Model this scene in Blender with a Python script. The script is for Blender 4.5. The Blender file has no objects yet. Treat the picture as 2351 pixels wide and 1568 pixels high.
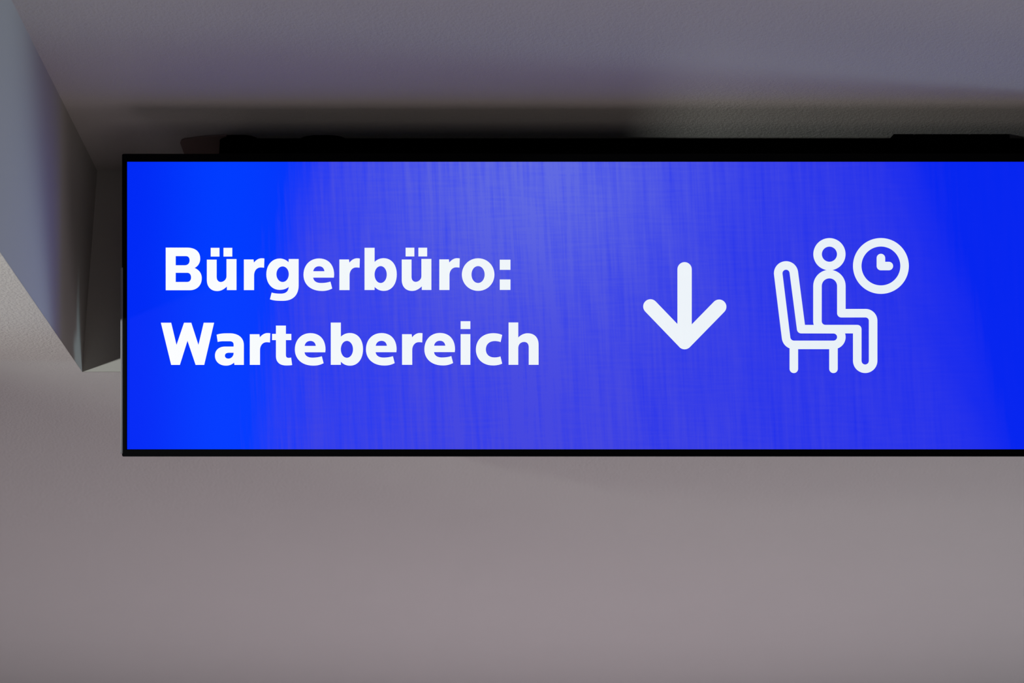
import bpy, bmesh, math, re
from mathutils import Vector, Matrix, Euler

sc = bpy.context.scene
col = sc.collection
R = math.radians

# ------------------------------------------------------------------ camera
F = 4445.0                       # focal length in pixels of the 2351 px frame
PITCH = R(18.7)
CAM = Vector((0, 0, 1.6))
cd = bpy.data.cameras.new('camera')
cd.sensor_width = 36.0
cd.lens = F / 2351 * 36
cd.clip_start = 0.05
cd.dof.use_dof = True
cd.dof.focus_distance = 3.22
cd.dof.aperture_fstop = 4.0
cam = bpy.data.objects.new('camera', cd)
cam.location = CAM
cam.rotation_euler = (R(90) + PITCH, 0, 0)
col.objects.link(cam)
sc.camera = cam

# ------------------------------------------------------------------ light
sc.view_settings.view_transform = 'Standard'
sc.view_settings.look = 'None'
sc.view_settings.exposure = 0.0
sc.view_settings.gamma = 1.0
sc.view_settings.use_curve_mapping = False

w = bpy.data.worlds.new('daylight_hall')
sc.world = w
w.use_nodes = True
bg = w.node_tree.nodes['Background']
bg.inputs['Color'].default_value = (0.78, 0.86, 1.0, 1)
bg.inputs['Strength'].default_value = 0.12


def area(name, loc, target, sx, sy, power, color):
    ld = bpy.data.lights.new(name, 'AREA')
    ld.shape = 'RECTANGLE'
    ld.size, ld.size_y = sx, sy
    ld.energy = power
    ld.color = color
    o = bpy.data.objects.new(name, ld)
    o.location = loc
    o.rotation_euler = (Vector(target) - Vector(loc)).to_track_quat('-Z', 'Y').to_euler()
    col.objects.link(o)
    return o


# added floor-level area lamps, standing in for daylight bounced off the hall floor
area('floor_bounce_fill', (0.5, 5.8, 0.05), (0.5, 5.8, 3.0), 2.2, 1.8, 25, (1.0, 0.86, 1.12))
area('floor_bounce_fill_far', (-1.5, 5.8, 0.05), (-1.5, 5.8, 3.0), 2.2, 1.8, 12, (0.97, 0.95, 1.18))
area('floor_bounce_fill_middle', (0.2, 4.7, 0.05), (0.2, 4.7, 3.0), 3.6, 3.6, 28, (1.04, 0.91, 1.12))
area('floor_bounce_fill_front', (1.0, 0.4, 0.05), (1.0, 0.4, 3.0), 2.2, 1.8, 12, (1.0, 0.92, 1.0))
# low window far to the right, beyond the display
area('window_light_right', (7.0, 4.5, 0.7), (0, 2.9, 2.8), 0.5, 0.9, 128, (0.60, 0.92, 1.15))
# a spotlight on the left, grazing the lowered ceiling beside the recess


def spot(name, loc, target, power, size, color):
    sl = bpy.data.lights.new(name, 'SPOT')
    sl.energy = power
    sl.color = color
    sl.shadow_soft_size = 0.03
    sl.spot_size = R(size)
    sl.spot_blend = 1.0
    so = bpy.data.objects.new(name, sl)
    so.location = loc
    so.rotation_euler = (Vector(target) - so.location).to_track_quat('-Z', 'Y').to_euler()
    col.objects.link(so)


spot('spotlight_left', (-1.75, 2.0, 2.25), (-0.72, 2.78, 2.63), 98, 42, (0.92, 1.0, 1.05))


# ------------------------------------------------------------------ helpers
def lin(c):
    return tuple(((v / 255) / 12.92 if v / 255 <= 0.04045 else ((v / 255 + 0.055) / 1.055) ** 2.4) for v in c)


def tag(o, label=None, cat=None, group=None, kind=None):
    for k, v in (('label', label), ('category', cat), ('group', group), ('kind', kind)):
        if v:
            o[k] = v
    return o


def mat(name):
    m = bpy.data.materials.new(name)
    m.use_nodes = True
    return m, m.node_tree, m.node_tree.nodes['Principled BSDF']


def box_bm(bm, lo, hi, bevel=0.0):
    lo, hi = Vector(lo), Vector(hi)
    t = Matrix.Translation((lo + hi) / 2) @ Matrix.Diagonal((*(hi - lo), 1))
    r = bmesh.ops.create_cube(bm, size=1, matrix=t)
    if bevel:
        es = {e for v in r['verts'] for e in v.link_edges}
        bmesh.ops.bevel(bm, geom=list(es), offset=bevel, segments=3, affect='EDGES', profile=0.5)


def link_bm(name, bm, m, parent=None):
    me = bpy.data.meshes.new(name)
    bm.normal_update()
    bm.to_mesh(me)
    bm.free()
    me.materials.append(m)
    o = bpy.data.objects.new(name, me)
    col.objects.link(o)
    if parent:
        o.parent = parent
    return o


# ------------------------------------------------------------------ materials
def plaster(name, color, scale, bump):
    m, nt, b = mat(name)
    b.inputs['Roughness'].default_value = 0.92
    b.inputs['Specular IOR Level'].default_value = 0.2
    tc = nt.nodes.new('ShaderNodeTexCoord')
    n1 = nt.nodes.new('ShaderNodeTexNoise')
    n1.inputs['Scale'].default_value = scale
    n1.inputs['Detail'].default_value = 6
    n1.inputs['Roughness'].default_value = 0.62
    n2 = nt.nodes.new('ShaderNodeTexNoise')
    n2.inputs['Scale'].default_value = 3.0
    n2.inputs['Detail'].default_value = 3
    bp = nt.nodes.new('ShaderNodeBump')
    bp.inputs['Strength'].default_value = bump
    bp.inputs['Distance'].default_value = 0.002
    mr = nt.nodes.new('ShaderNodeMix')
    mr.data_type = 'RGBA'
    mr.inputs[6].default_value = (*[c * 0.97 for c in color], 1)
    mr.inputs[7].default_value = (*color, 1)
    nt.links.new(tc.outputs['Object'], n1.inputs['Vector'])
    nt.links.new(tc.outputs['Object'], n2.inputs['Vector'])
    nt.links.new(n1.outputs['Fac'], bp.inputs['Height'])
    nt.links.new(n2.outputs['Fac'], mr.inputs[0])
    nt.links.new(mr.outputs[2], b.inputs['Base Color'])
    nt.links.new(bp.outputs['Normal'], b.inputs['Normal'])
    return m


M_soffit = plaster('rough_plaster', (0.50, 0.465, 0.40), 210, 1.0)
M_ceiling = plaster('ceiling_plaster', (0.50, 0.465, 0.40), 190, 0.8)
M_side = plaster('smooth_plaster', (0.50, 0.465, 0.40), 120, 0.05)
M_floor = plaster('floor_covering', (0.40, 0.30, 0.25), 30, 0.1)

m, nt, b = mat('black_plastic')
b.inputs['Base Color'].default_value = (0.0006, 0.0006, 0.0008, 1)
b.inputs['Roughness'].default_value = 0.6
b.inputs['Specular IOR Level'].default_value = 0.05
M_black = m
m, nt, b = mat('matt_black_metal')
b.inputs['Base Color'].default_value = (0.0005, 0.0005, 0.0005, 1)
b.inputs['Roughness'].default_value = 0.8
b.inputs['Specular IOR Level'].default_value = 0.02
M_metal = m
m, nt, b = mat('dark_grey_casing')
b.inputs['Base Color'].default_value = (0.03, 0.028, 0.028, 1)
b.inputs['Roughness'].default_value = 0.35
M_case = m
m, nt, b = mat('lit_side_grey')
b.inputs['Base Color'].default_value = (0.16, 0.155, 0.15, 1)  # paler than the casing, carries the light on its side
b.inputs['Roughness'].default_value = 0.45
M_lit_side = m
m, nt, b = mat('shade_brown')
b.inputs['Base Color'].default_value = (0.19, 0.125, 0.10, 1)  # dark tone that carries the rail's shadow
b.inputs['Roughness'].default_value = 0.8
M_shade = m

# ------------------------------------------------------------------ setting
Z1 = 1.6 + 1.0273      # lower ceiling
Z2 = 1.6 + 1.4075      # raised ceiling of the recess
YB = 3.2               # back face of the recess
XL = -0.746            # left face of the recess
XR, YN, YF, XO = 9.0, -5.0, 12.0, -9.0


def quad(name, pts, m, **k):
    bm = bmesh.new()
    bm.faces.new([bm.verts.new(p) for p in pts])
    o = link_bm(name, bm, m)
    tag(o, **k)
    return o


def slab(name, lo, hi, m, label, cat='ceiling'):
    bm = bmesh.new()
    box_bm(bm, lo, hi)
    return tag(link_bm(name, bm, m), label, cat, kind='structure')


T = 0.12
# lowered ceiling: behind the recess and to the left of it, one L-shaped slab
bm = bmesh.new()
pts = [(XO, YN), (XL, YN), (XL, YB), (XR, YB), (XR, YF), (XO, YF)]
f = bm.faces.new([bm.verts.new((x, y, Z1)) for x, y in reversed(pts)])
bmesh.ops.recalc_face_normals(bm, faces=bm.faces)
tag(link_bm('ceiling', bm, M_soffit), 'grey white lowered plaster ceiling below and left of the display', 'ceiling', kind='structure')
slab('ceiling', (XL - T, YN, Z2), (XR, YB + T, Z2 + T), M_ceiling, 'raised plaster ceiling above the blue display')
bm = bmesh.new()
box_bm(bm, (XL - T, YN, Z1 + 0.0005), (XL, YB + T, Z2))
tag(link_bm('wall_left', bm, M_side), 'smooth side face of the ceiling recess left of the display', 'wall', kind='structure')
bm = bmesh.new()
box_bm(bm, (XL, YB, Z1 + 0.0005), (XR, YB + T, Z2))
tag(link_bm('wall_back', bm, M_side), 'back face of the ceiling recess behind the display', 'wall', kind='structure')
quad('floor', [(XO, YN, 0), (XR, YN, 0), (XR, YF, 0), (XO, YF, 0)], M_floor,
     label='warm brown floor of the hall', cat='floor', kind='structure')

# ------------------------------------------------------------------ display
D0 = 3.219
S = D0 / F                      # metres per photograph pixel on the screen plane
axis = Vector((0, math.cos(PITCH), math.sin(PITCH)))
root = bpy.data.objects.new('information_display', None)
root.location = CAM + axis * D0
root.rotation_euler = (R(90) + PITCH, 0, 0)     # local x right, y up along the screen, z out of the screen
root.empty_display_size = 0.1
col.objects.link(root)
tag(root, 'wide blue digital display board with white German lettering, arrow and waiting symbol', 'display screen')


def L(u, v, z=0.0):
    return Vector(((u - 1175.5) * S, (784 - v) * S, z))


UR = 2760                       # right end of the display (outside the picture)
SC = (292, 371.5, UR - 12, 1031.5)
OUT = (281, 353.5, UR, 1048)


def pbox(bm, u0, v0, u1, v1, z0, z1, bevel=0.0):
    a, c = L(u0, v1), L(u1, v0)
    box_bm(bm, (a.x, a.y, z0), (c.x, c.y, z1), bevel)


# bezel: a rectangular ring with rounded outer edges
bm = bmesh.new()


def ring(rect, z, r):
    u0, v0, u1, v1 = rect
    out = []
    for cu, cv, a0 in ((u0 + r, v1 - r, 180), (u1 - r, v1 - r, 270), (u1 - r, v0 + r, 0), (u0 + r, v0 + r, 90)):
        for k in range(5):
            a = R(a0 + k * 22.5)
            out.append(bm.verts.new(L(cu + r * math.cos(a), cv - r * math.sin(a), z)))
    return out


def shrink(rc, d):
    return (rc[0] + d, rc[1] + d, rc[2] - d, rc[3] - d)


loops = [ring(shrink(OUT, 1), -0.026, 3.0), ring(OUT, -0.024, 3.5), ring(OUT, 0.003, 3.5),
         ring(shrink(OUT, 1.5), 0.0046, 3.0), ring(shrink(SC, -1.0), 0.0046, 0.8), ring(SC, 0.0036, 0.5), ring(SC, -0.002, 0.5)]
for a, c in zip(loops, loops[1:]):
    n = len(a)
    for i in range(n):
        bm.faces.new((a[i], a[(i + 1) % n], c[(i + 1) % n], c[i]))
bmesh.ops.recalc_face_normals(bm, faces=bm.faces)
link_bm('bezel', bm, M_black, root)

bm = bmesh.new()
pbox(bm, OUT[0] + 1.5, OUT[1] + 2, OUT[2] - 1.5, OUT[3] - 1.5, -0.040, -0.0245, 0.002)
o = link_bm('back_cover', bm, M_case, root)
# lit lower part of the left flank, its light put in as a paler strip
bm = bmesh.new()
pbox(bm, 277.8, 614, 283.6, 1041, -0.022, 0.0056, 0.0012)
tag(link_bm('lit_side_strip', bm, M_lit_side, root), 'thin grey strip standing in for the lit casing side')

# --- screen panel with its picture: blue with violet moire bands
m, nt, b = mat('screen_picture')
N = nt.nodes
b.inputs['Base Color'].default_value = (0.002, 0.002, 0.004, 1)
b.inputs['Roughness'].default_value = 0.6
b.inputs['Specular IOR Level'].default_value = 0.02
tc = N.new('ShaderNodeTexCoord')
sep = N.new('ShaderNodeSeparateXYZ')
nt.links.new(tc.outputs['Object'], sep.inputs[0])


def mth(op, a, bb=None, c=None, clamp=False):
    n = N.new('ShaderNodeMath')
    n.operation = op
    n.use_clamp = clamp
    for i, v in enumerate((a, bb, c)):
        if v is None:
            continue
        if isinstance(v, (int, float)):
            n.inputs[i].default_value = v
        else:
            nt.links.new(v, n.inputs[i])
    return n.outputs[0]


def ramp(fac, stops, interp='EASE'):
    n = N.new('ShaderNodeValToRGB')
    n.color_ramp.interpolation = interp
    while len(n.color_ramp.elements) > 1:
        n.color_ramp.elements.remove(n.color_ramp.elements[-1])
    for i, (p, c) in enumerate(stops):
        e = n.color_ramp.elements[0] if i == 0 else n.color_ramp.elements.new(p)
        e.position = p
        e.color = (c, c, c, 1) if isinstance(c, (int, float)) else (*c, 1)
    nt.links.new(fac, n.inputs[0])
    return n.outputs[0]


def noise(vec, scale, detail=2, rough=0.5):
    n = N.new('ShaderNodeTexNoise')
    n.inputs['Scale'].default_value = scale
    n.inputs['Detail'].default_value = detail
    n.inputs['Roughness'].default_value = rough
    nt.links.new(vec, n.inputs['Vector'])
    return n.outputs['Fac']


def comb(x, y):
    n = N.new('ShaderNodeCombineXYZ')
    nt.links.new(x, n.inputs[0])
    if isinstance(y, (int, float)):
        n.inputs[1].default_value = y
    else:
        nt.links.new(y, n.inputs[1])
    return n.outputs[0]


U = mth('MULTIPLY', sep.outputs[0], 1 / (1000 * S))          # kilo-pixels from the middle
V = mth('MULTIPLY', sep.outputs[1], 1 / (1000 * S))
# the bands fan out: left part leans one way, right part the other
lean = mth('MULTIPLY', V, mth('ADD', mth('MULTIPLY', U, 0.24), 0.0))
Us = mth('ADD', U, lean)
Uf = mth('ADD', U, mth('MULTIPLY', V, 0.05))
streak = noise(comb(Uf, mth('MULTIPLY', V, 0.04)), 85, 3, 0.62)
Ud = mth('ADD', U, mth('MULTIPLY', V, mth('ADD', mth('MULTIPLY', U, 0.5), 0.05)))
diag = noise(comb(Ud, mth('MULTIPLY', V, 0.15)), 17, 2, 0.5)
broad = noise(comb(mth('MULTIPLY', Us, 1.0), mth('MULTIPLY', V, 0.25)), 5.0, 2, 0.5)
weave = noise(comb(mth('MULTIPLY', U, 0.08), V), 150, 1, 0.5)
edge = mth('ADD', mth('ADD', mth('MULTIPLY', Us, 0.45), 0.5), mth('MULTIPLY', mth('SUBTRACT', broad, 0.5), 0.10))
edge = mth('ADD', edge, mth('MULTIPLY', mth('SUBTRACT', streak, 0.5), 0.06))
# edge = 0.5 is the middle of the picture, 0.06 its left end, 1.09 its right end
env = ramp(edge, [(0.0, 0.0), (0.235, 0.0), (0.31, 0.62), (0.44, 0.92), (0.53, 1.0), (0.646, 0.80), (0.76, 0.56), (0.85, 0.54), (0.91, 0.40), (0.965, 0.18), (1.0, 0.03)], 'LINEAR')
st0 = mth('MULTIPLY', mth('SUBTRACT', diag, 0.5), 0.55)
st = mth('MULTIPLY', mth('SUBTRACT', streak, 0.5), 1.25)
amt = mth('MULTIPLY', env, mth('ADD', mth('ADD', st0, 0.93), mth('ADD', st, mth('MULTIPLY', mth('SUBTRACT', weave, 0.5), 0.35))), clamp=True)
# paler patch near the top middle
du = mth('SUBTRACT', U, 0.06)
dv = mth('SUBTRACT', V, 0.42)
r2 = mth('ADD', mth('MULTIPLY', mth('MULTIPLY', du, du), 6.0), mth('MULTIPLY', mth('MULTIPLY', dv, dv), 9.0))
patch = mth('POWER', 2.718, mth('MULTIPLY', r2, -1.0))
# plain blue, slightly lighter in a soft diagonal zone on the left
bl = ramp(mth('ADD', mth('MULTIPLY', U, 0.5), 0.5), [(0.06, lin((0, 42, 246))), (0.17, lin((0, 60, 255))), (0.30, lin((6, 50, 248))), (0.7, lin((4, 40, 240))), (1.0, lin((0, 36, 240)))])


def mixc(fac, a, c):
    n = N.new('ShaderNodeMix')
    n.data_type = 'RGBA'
    for s, v in ((n.inputs[0], fac), (n.inputs[6], a), (n.inputs[7], c)):
        if isinstance(v, tuple):
            s.default_value = (*v, 1)
        else:
            nt.links.new(v, s)
    return n.outputs[2]


vio = mixc(patch, lin((68, 70, 224)), lin((96, 106, 226)))
pic = mixc(amt, bl, vio)
nt.links.new(pic, b.inputs['Emission Color'])
b.inputs['Emission Strength'].default_value = 1.0
M_screen = m

bm = bmesh.new()
pbox(bm, SC[0] - 0.5, SC[1] - 0.5, SC[2] + 0.5, SC[3] + 0.5, -0.004, 0.0)
screen = link_bm('screen', bm, M_screen, root)

m, nt, b = mat('screen_white')
N = nt.nodes
b.inputs['Base Color'].default_value = (0.01, 0.01, 0.01, 1)
b.inputs['Roughness'].default_value = 0.7
b.inputs['Specular IOR Level'].default_value = 0.02
tc = N.new('ShaderNodeTexCoord')
sep = N.new('ShaderNodeSeparateXYZ')
nt.links.new(tc.outputs['Object'], sep.inputs[0])
U = mth('MULTIPLY', sep.outputs[0], 1 / (1000 * S))
V = mth('MULTIPLY', sep.outputs[1], 1 / (1000 * S))
tone = ramp(mth('ADD', mth('MULTIPLY', U, 0.5), 0.5), [(0.1, lin((253, 254, 255))), (0.35, lin((243, 248, 251))), (0.6, lin((240, 245, 250))), (0.95, lin((233, 241, 248)))])
sn = noise(comb(U, mth('MULTIPLY', V, 0.05)), 70, 2, 0.5)
tone2 = mixc(mth('MULTIPLY', sn, 0.10), tone, lin((205, 220, 232)))
nt.links.new(tone2, b.inputs['Emission Color'])
b.inputs['Emission Strength'].default_value = 1.0
M_white = m


# --- glyph outlines in photograph pixels
def ell(cx, cy, rx, ry, k=0.56):
    return (f'M{cx-rx} {cy} C{cx-rx} {cy-ry*k} {cx-rx*k} {cy-ry} {cx} {cy-ry} C{cx+rx*k} {cy-ry} {cx+rx} {cy-ry*k} {cx+rx} {cy} '
            f'C{cx+rx} {cy+ry*k} {cx+rx*k} {cy+ry} {cx} {cy+ry} C{cx-rx*k} {cy+ry} {cx-rx} {cy+ry*k} {cx-rx} {cy} Z')


def rect(u0, v0, u1, v1):
    return f'M{u0} {v0} H{u1} V{v1} H{u0} Z'


G = {
    'B': 'M380.6 568.5 H430 C448 568.5 459.7 577.5 459.7 593.5 C459.7 603.5 455 611 446.8 615.2 C457.5 619.5 463.3 628 463.3 639 C463.3 656 451 666.3 436 666.3 H380.6 Z '
         'M403.5 588 H427 C432.5 588 435.4 592 435.4 597.5 C435.4 604.5 431.5 609 424 609 H403.5 Z '
         'M403.5 626.3 H430 C435.5 626.3 438.8 630.5 438.8 637 C438.8 643.5 435 647.3 429.5 647.3 H403.5 Z',
    'u': 'M475 596.1 H497.5 V636 C497.5 643 501.5 647.4 507 647.4 C513.5 647.4 520.1 641.5 520.1 634.5 V594.8 H543 V666 H521 V657.7 '
         'C513.5 664.8 507 668.2 498.5 668.2 C484 668.2 475 658 475 643 Z ' + rect(483.9, 569, 503.9, 589) + rect(513.2, 569, 533.3, 589),
    'r': 'M560 595.7 H582 L583 603 C587.5 597 594 593 600.5 593 C603 593 605.5 593.2 607 593.6 L606.3 614.6 C603.5 614.3 601 614 598.5 614 '
         'C589.5 614 583.4 622 583.4 632 V666 H560 Z',
    'g': 'M663 594.6 H685.7 V655 C685.7 677 673 690.6 650 690.6 H646 C636 690.6 627 690 619.8 687 L623.8 671.5 C629.5 673.6 637 674.2 645 674.2 '
         'C656 674.2 662.5 669 663 658.3 C658 663 651 665.5 642 665.5 C624 665.5 611.5 650 611.5 630 C611.5 608 625 593.5 642.5 593.5 '
         'C650 593.5 658 597 662.6 602.2 Z ' + ell(648.9, 629.5, 14.2, 17.9),
    'e': 'M766.6 637.4 H719 C720 645.5 727 649.7 737 649.7 C745.5 649.7 752 648.6 758.7 646.5 L762.8 662.3 C756 666 749 668 739 668 '
         'C714 668 696.8 653.5 696.8 631 C696.8 608.5 712 593.4 732.5 593.4 C754 593.4 767.2 608 767.2 631 Z '
         'M719.2 622.7 H744.9 C744 615.5 739.5 611.3 732.5 611.3 C725.5 611.3 720.3 615.5 719.2 622.7 Z',
    'b': 'M837 568.9 H860.1 V601.3 C866 595.5 873 592.8 881 592.8 C899 592.8 911 608 911 629.8 C911 653 898.5 667.8 881.5 667.8 '
         'C873 667.8 866 665 860.1 658.6 V665.8 H837 Z ' + ell(874, 630.3, 14, 19.4),
    'o': ell(1097.8, 630.4, 37.4, 37.4) + ell(1097.6, 630.3, 15.1, 19.4),
    ':': rect(1147.4, 596.2, 1172, 619.5) + rect(1147.4, 641.6, 1172, 665.6),
    'W': 'M369.5 740.9 L393.1 740.9 L405.3 792 L422.6 740.9 L439.2 740.9 L455.7 792 L467.8 740.9 L491.6 740.9 L468.9 837.7 L449.2 837.7 '
         'L430.5 782.2 L413.1 837.7 L393.1 837.7 Z',
    'a': 'M497.5 768.5 C503 766.3 511 765.2 520 765.2 H528 C547 765.2 559.9 775.5 559.9 792 V837.7 H538.4 L537.5 832.3 C532.5 837 526.5 839.4 519 839.4 '
         'C504 839.4 493.6 830 493.6 816.5 C493.6 803.5 503 795.6 517 795.6 H536.5 V791.5 C536.5 786 533.5 783.4 527 783.4 H513 '
         'C508 783.4 503.5 784 499.9 785 Z M536.4 809.8 H526 C519.5 809.8 516.4 812.5 516.4 816.5 C516.4 820.7 519.8 823.3 524.5 823.3 '
         'C531 823.3 536.4 817.5 536.4 811 Z',
    't': 'M633.6 747.5 H656.4 V766.5 H668.9 V780.8 H656.4 V814.5 C656.4 819.5 658.5 821.6 662.5 821.6 C664.5 821.6 666.5 821.4 668.4 820.8 '
         'L670.8 838 C667 838.9 662 839 657 839 C642.5 839 633.6 831.5 633.6 817.5 V780.8 H624.7 V766.5 H633.6 Z',
    'i': rect(1057.6, 737.4, 1079.9, 755.4) + rect(1057.6, 767.1, 1079.9, 837.5),
    'c': 'M1153 769 L1149.4 785.4 C1145.5 783.8 1140.5 783 1136 783 C1123.5 783 1115.5 790.5 1115.5 802.2 C1115.5 813.5 1123 820.6 1135.5 820.6 '
         'C1140 820.6 1145 819.8 1149 818.2 L1153 834.8 C1147 837.6 1139.5 839 1132 839 C1108 839 1092.6 824 1092.6 802.5 '
         'C1092.6 780 1108.5 764.9 1132.5 764.9 C1140 764.9 1147 766.2 1153 769 Z',
    'h': 'M1167.6 740.3 H1189.9 V774.8 C1196 768.5 1203.5 765.1 1211.5 765.1 C1227 765.1 1236.5 775 1236.5 791 V837.5 H1213.9 V797 '
         'C1213.9 789.5 1210 785 1203.5 785 C1196 785 1189.9 790 1189.9 799 V837.5 H1167.6 Z',
}


def path_loops(d):
    """SVG-like path (M H V L C Z, absolute) -> closed polylines in pixels"""
    loops, cur, p = [], [], (0, 0)
    for cmd, args in re.findall(r'([MHVLCZ])([^MHVLCZ]*)', d):
        a = [float(x) for x in args.split()]
        if cmd == 'M':
            p = (a[0], a[1]); cur = [p]
        elif cmd == 'H':
            p = (a[0], p[1]); cur.append(p)
        elif cmd == 'V':
            p = (p[0], a[0]); cur.append(p)
        elif cmd == 'L':
            p = (a[0], a[1]); cur.append(p)
        elif cmd == 'C':
            for i in range(0, len(a), 6):
                x1, y1, x2, y2, x3, y3 = a[i:i + 6]
                for k in range(1, 13):
                    t = k / 12; s = 1 - t
                    cur.append((s**3*p[0] + 3*s*s*t*x1 + 3*s*t*t*x2 + t**3*x3, s**3*p[1] + 3*s*s*t*y1 + 3*s*t*t*y2 + t**3*y3))
                p = (x3, y3)
        elif cmd == 'Z':
            if math.dist(cur[0], cur[-1]) < 0.01:
                cur.pop()
            loops.append(cur); cur = []
    return loops


def filled(name, loops, z, parent):
    """closed outlines filled with the even-odd rule, as a thin raised layer"""
    cu = bpy.data.curves.new(name, 'CURVE')
    cu.dimensions = '2D'
    cu.fill_mode = 'BOTH'
    cu.extrude = 0.00015
    for lp in loops:
        sp = cu.splines.new('POLY')
        sp.points.add(len(lp) - 1)
        for q, (u, v) in zip(sp.points, lp):
            c = L(u, v)
            q.co = (c.x, c.y, 0, 1)
        sp.use_cyclic_u = True
    tmp = bpy.data.objects.new(name + '_tmp', cu)
    col.objects.link(tmp)
    bpy.context.view_layer.update()
    me = bpy.data.meshes.new_from_object(tmp.evaluated_get(bpy.context.evaluated_depsgraph_get()))
    bpy.data.objects.remove(tmp)
    for vtx in me.vertices:
        vtx.co.z += z
    me.name = name
    me.materials.clear()
    me.materials.append(M_white)
    o = bpy.data.objects.new(name, me)
    col.objects.link(o)
    o.parent = parent
    return o


def text_line(items):
    out = []
    for ch, dx, dy in items:
        for lp in path_loops(G[ch]):
            out.append([(u + dx, v + dy) for u, v in lp])
    return out


line1 = [('B', 0, 0), ('u', 0, 0), ('r', 0, 0), ('g', 0, 0), ('e', 0, 0), ('r', 219.2, 0), ('b', 0, 0),
         ('u', 447.4, -0.3), ('r', 448.6, -0.2), ('o', 0, 0), (':', 0, 0)]
line2 = [('W', 0, 0), ('a', 0, 0), ('r', 13.6, 171.6), ('t', 0, 0), ('e', -19.8, 171.4), ('b', -77.5, 171.7), ('e', 143.4, 171.2),
         ('r', 363.1, 171.5), ('e', 277.5, 171), ('i', 0, 0), ('c', 0, 0), ('h', 0, 0)]
o = filled('lettering', text_line(line1), 0.0003, screen)
tag(o, 'white word Bürgerbüro with a colon')
o = filled('lettering', text_line(line2), 0.0003, screen)
tag(o, 'white word Wartebereich')


# --- strokes (round caps and joins)
def arc(cx, cy, r, a0, a1, n=16):
    return [(cx + r * math.cos(R(a0 + (a1 - a0) * k / n)), cy + r * math.sin(R(a0 + (a1 - a0) * k / n))) for k in range(n + 1)]


def strokes(name, paths, z, parent):
    bm = bmesh.new()

    def poly(pts):
        lo = [bm.verts.new(L(u, v, z - 0.00015)) for u, v in pts]
        hi = [bm.verts.new(L(u, v, z + 0.00015)) for u, v in pts]
        bm.faces.new(hi)
        bm.faces.new(lo[::-1])
        for i in range(len(pts)):
            j = (i + 1) % len(pts)
            bm.faces.new((lo[i], lo[j], hi[j], hi[i]))
    for pts, wd, closed in paths:
        h = wd / 2
        pr = list(zip(pts, pts[1:] + pts[:1])) if closed else list(zip(pts, pts[1:]))
        pr = [(a, c) for a, c in pr if math.dist(a, c) > 0.01]
        for (a, c) in pr:
            dx, dy = c[0] - a[0], c[1] - a[1]
            ln = math.hypot(dx, dy)
            nx, ny = -dy / ln * h, dx / ln * h
            poly([(a[0] + nx, a[1] + ny), (c[0] + nx, c[1] + ny), (c[0] - nx, c[1] - ny), (a[0] - nx, a[1] - ny)])
        for q in pts:
            poly(arc(q[0], q[1], h, 0, 360 - 12.857, 27))
    bmesh.ops.recalc_face_normals(bm, faces=bm.faces)
    return link_bm(name, bm, M_white, parent)


def ringshape(cx, cy, r0, r1):
    return [arc(cx, cy, r1, 0, 356, 89), arc(cx, cy, r0, 0, 356, 89)]


tag(strokes('arrow_symbol', [([(1571.7, 618.2), (1571.7, 785.6)], 32.9, False),
                             ([(1493.3, 703.6), (1571.9, 785.2), (1651.0, 704.3)], 33.4, False)], 0.0003, screen), 'white arrow pointing down')

SW = 19.6
clock = filled('clock_symbol', ringshape(2022.4, 610.6, 44.6, 64.1), 0.0003, screen)
strokes('clock_hands', [([(2022.4, 592.4), (2022.4, 610.8), (2040.6, 610.8)], SW, False)], 0.0003, screen)
body = arc(1904.2, 656.6, 27.4, 180, 360, 20) + [(1931.6, 719.1)] + arc(1987.2, 736.3, 17.3, 270, 360, 10) + \
    arc(1986.3, 828.4, 18.2, 0, 180, 20) + [(1968.1, 755.6)] + arc(1894.8, 737.5, 18.1, 90, 180, 10)
person = strokes('seated_person_symbol', [(arc(1904.2, 583.6, 27.2, 0, 352, 44), SW, True), (body, SW, True)], 0.0003, screen)
chair = arc(1804.6, 627.4, 18.0, 172, 353, 20) + [(1839.4, 755.6)] + arc(1913.6, 773.8, 18.0, 270, 450, 20) + \
    arc(1822.8, 773.6, 18.2, 90, 172, 10)
strokes('chair_symbol', [(chair, SW, True), ([(1822.5, 795), (1822.5, 846.7)], SW, False), ([(1913.5, 795), (1913.5, 846.7)], SW, False)], 0.0003, screen)

# ------------------------------------------------------------------ mounting rail on the raised ceiling
# world-space part: sits against the raised ceiling right behind the display's upper edge
inv = (Matrix.Translation(root.location) @ root.rotation_euler.to_matrix().to_4x4()).inverted()


def X_at(u, y, z):
    d = (y - CAM.y) * math.cos(PITCH) + (z - CAM.z) * math.sin(PITCH)
    return (u - 1175.5) / F * d


def y_at_row(v, z):
    """depth at which height z shows on picture row v"""
    el = PITCH + math.atan((784 - v) / F)
    return (z - CAM.z) / math.tan(el)


def world_part(name, bm, m, parent=root):
    bmesh.ops.transform(bm, matrix=inv, verts=bm.verts)
    return link_bm(name, bm, m, parent)


# unseen boxes behind the back cover, added to block light through the wall gap
bm = bmesh.new()
pbox(bm, 522, 380, UR - 75, 890, -0.125, -0.0405, 0.006)
pbox(bm, 300, 892, UR - 77, 1034, -0.10, -0.0405, 0.006)
link_bm('light_blocker', bm, M_metal, root)
YR = y_at_row(316, Z2 - 0.0005)
bm = bmesh.new()
x0 = X_at(504, YR, Z2)
x1 = X_at(UR - 60, YR, Z2)
box_bm(bm, (x0, YR, Z2 - 0.090), (x1, YR + 0.05, Z2 - 0.0005), 0.004)
rail = world_part('mounting_rail', bm, M_metal)
# padding lumps that bulge forward at the top of the rail


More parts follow.
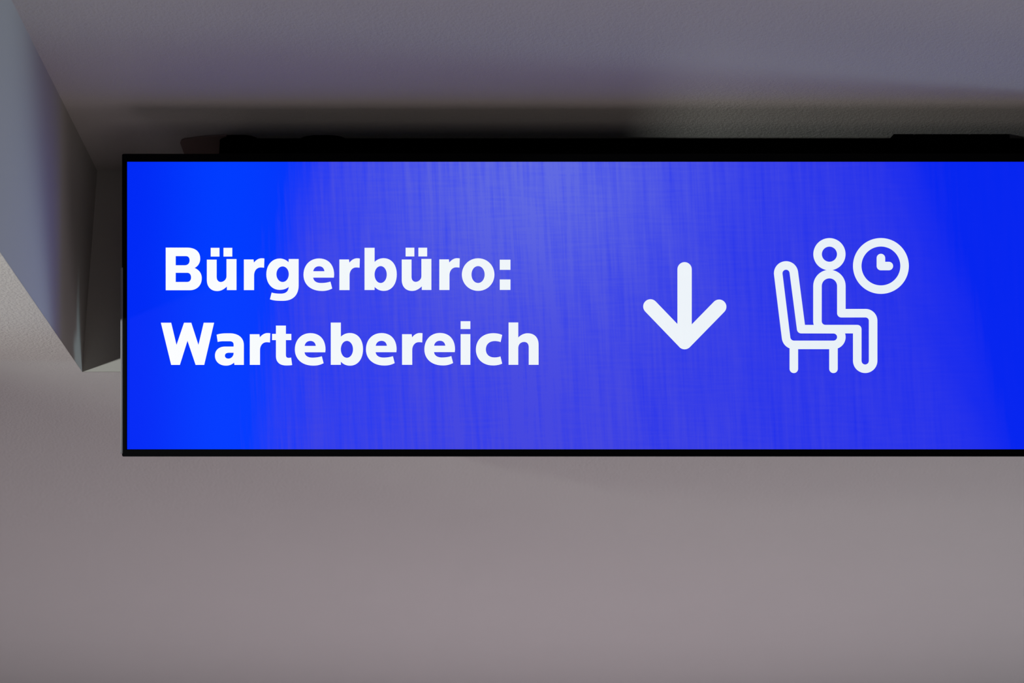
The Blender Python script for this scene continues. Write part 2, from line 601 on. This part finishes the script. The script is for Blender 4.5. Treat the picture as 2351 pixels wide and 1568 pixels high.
def lump(u0, u1, vtop, steep=1.15):
    yt = y_at_row(vtop, Z2 - 0.0005)
    a, c = X_at(u0, yt, Z2), X_at(u1, yt, Z2)
    bm = bmesh.new()
    n = 14
    top, bot = [], []
    prof = []
    for k in range(n + 1):
        t = k / n
        e = min(1, (t * (1 - t) * 4) * steep) ** 0.7
        prof.append((a + (c - a) * t, YR + 0.001 - (YR - yt + 0.001) * e))
    prof += [(c, YR + 0.01), (a, YR + 0.01)]
    hi = [bm.verts.new((x, y, Z2 - 0.0005)) for x, y in prof]
    lo = [bm.verts.new((x, y, Z2 - 0.03)) for x, y in prof]
    bm.faces.new(hi)
    bm.faces.new(lo[::-1])
    for i in range(len(prof)):
        j = (i + 1) % len(prof)
        bm.faces.new((lo[i], lo[j], hi[j], hi[i]))
    bmesh.ops.recalc_face_normals(bm, faces=bm.faces)
    return world_part('padding', bm, M_metal, rail)


lump(503, 588, 309.5)
lump(690, 790, 310)
for u0, u1 in ((2048, 2100), (2098, 2142), (2140, 2184), (2182, 2226), (2224, 2274), (2272, 2320)):
    lump(u0, u1, 308.0, 4.0)
# rail's shadow on the raised ceiling, put in as a flat brown piece
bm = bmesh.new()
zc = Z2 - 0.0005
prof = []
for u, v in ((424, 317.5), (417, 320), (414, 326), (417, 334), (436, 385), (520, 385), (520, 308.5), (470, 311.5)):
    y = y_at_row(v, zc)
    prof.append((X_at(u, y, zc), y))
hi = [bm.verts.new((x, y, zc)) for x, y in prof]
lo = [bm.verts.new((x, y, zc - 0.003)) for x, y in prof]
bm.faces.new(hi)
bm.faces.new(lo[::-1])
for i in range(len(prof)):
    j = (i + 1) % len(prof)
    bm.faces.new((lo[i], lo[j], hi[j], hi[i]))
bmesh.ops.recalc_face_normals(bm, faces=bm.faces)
tag(world_part('rail_shade_patch', bm, M_shade), 'flat dark brown piece standing in for the shadow left of the rail')
# two arms from the rail down to the back cover
for u in (800, 2200):
    bm = bmesh.new()
    xa = X_at(u, YR, Z2)
    box_bm(bm, (xa - 0.03, YR + 0.01, Z2 - 0.28), (xa + 0.03, YR + 0.035, Z2 - 0.02), 0.002)
    world_part('mounting_arm', bm, M_metal)
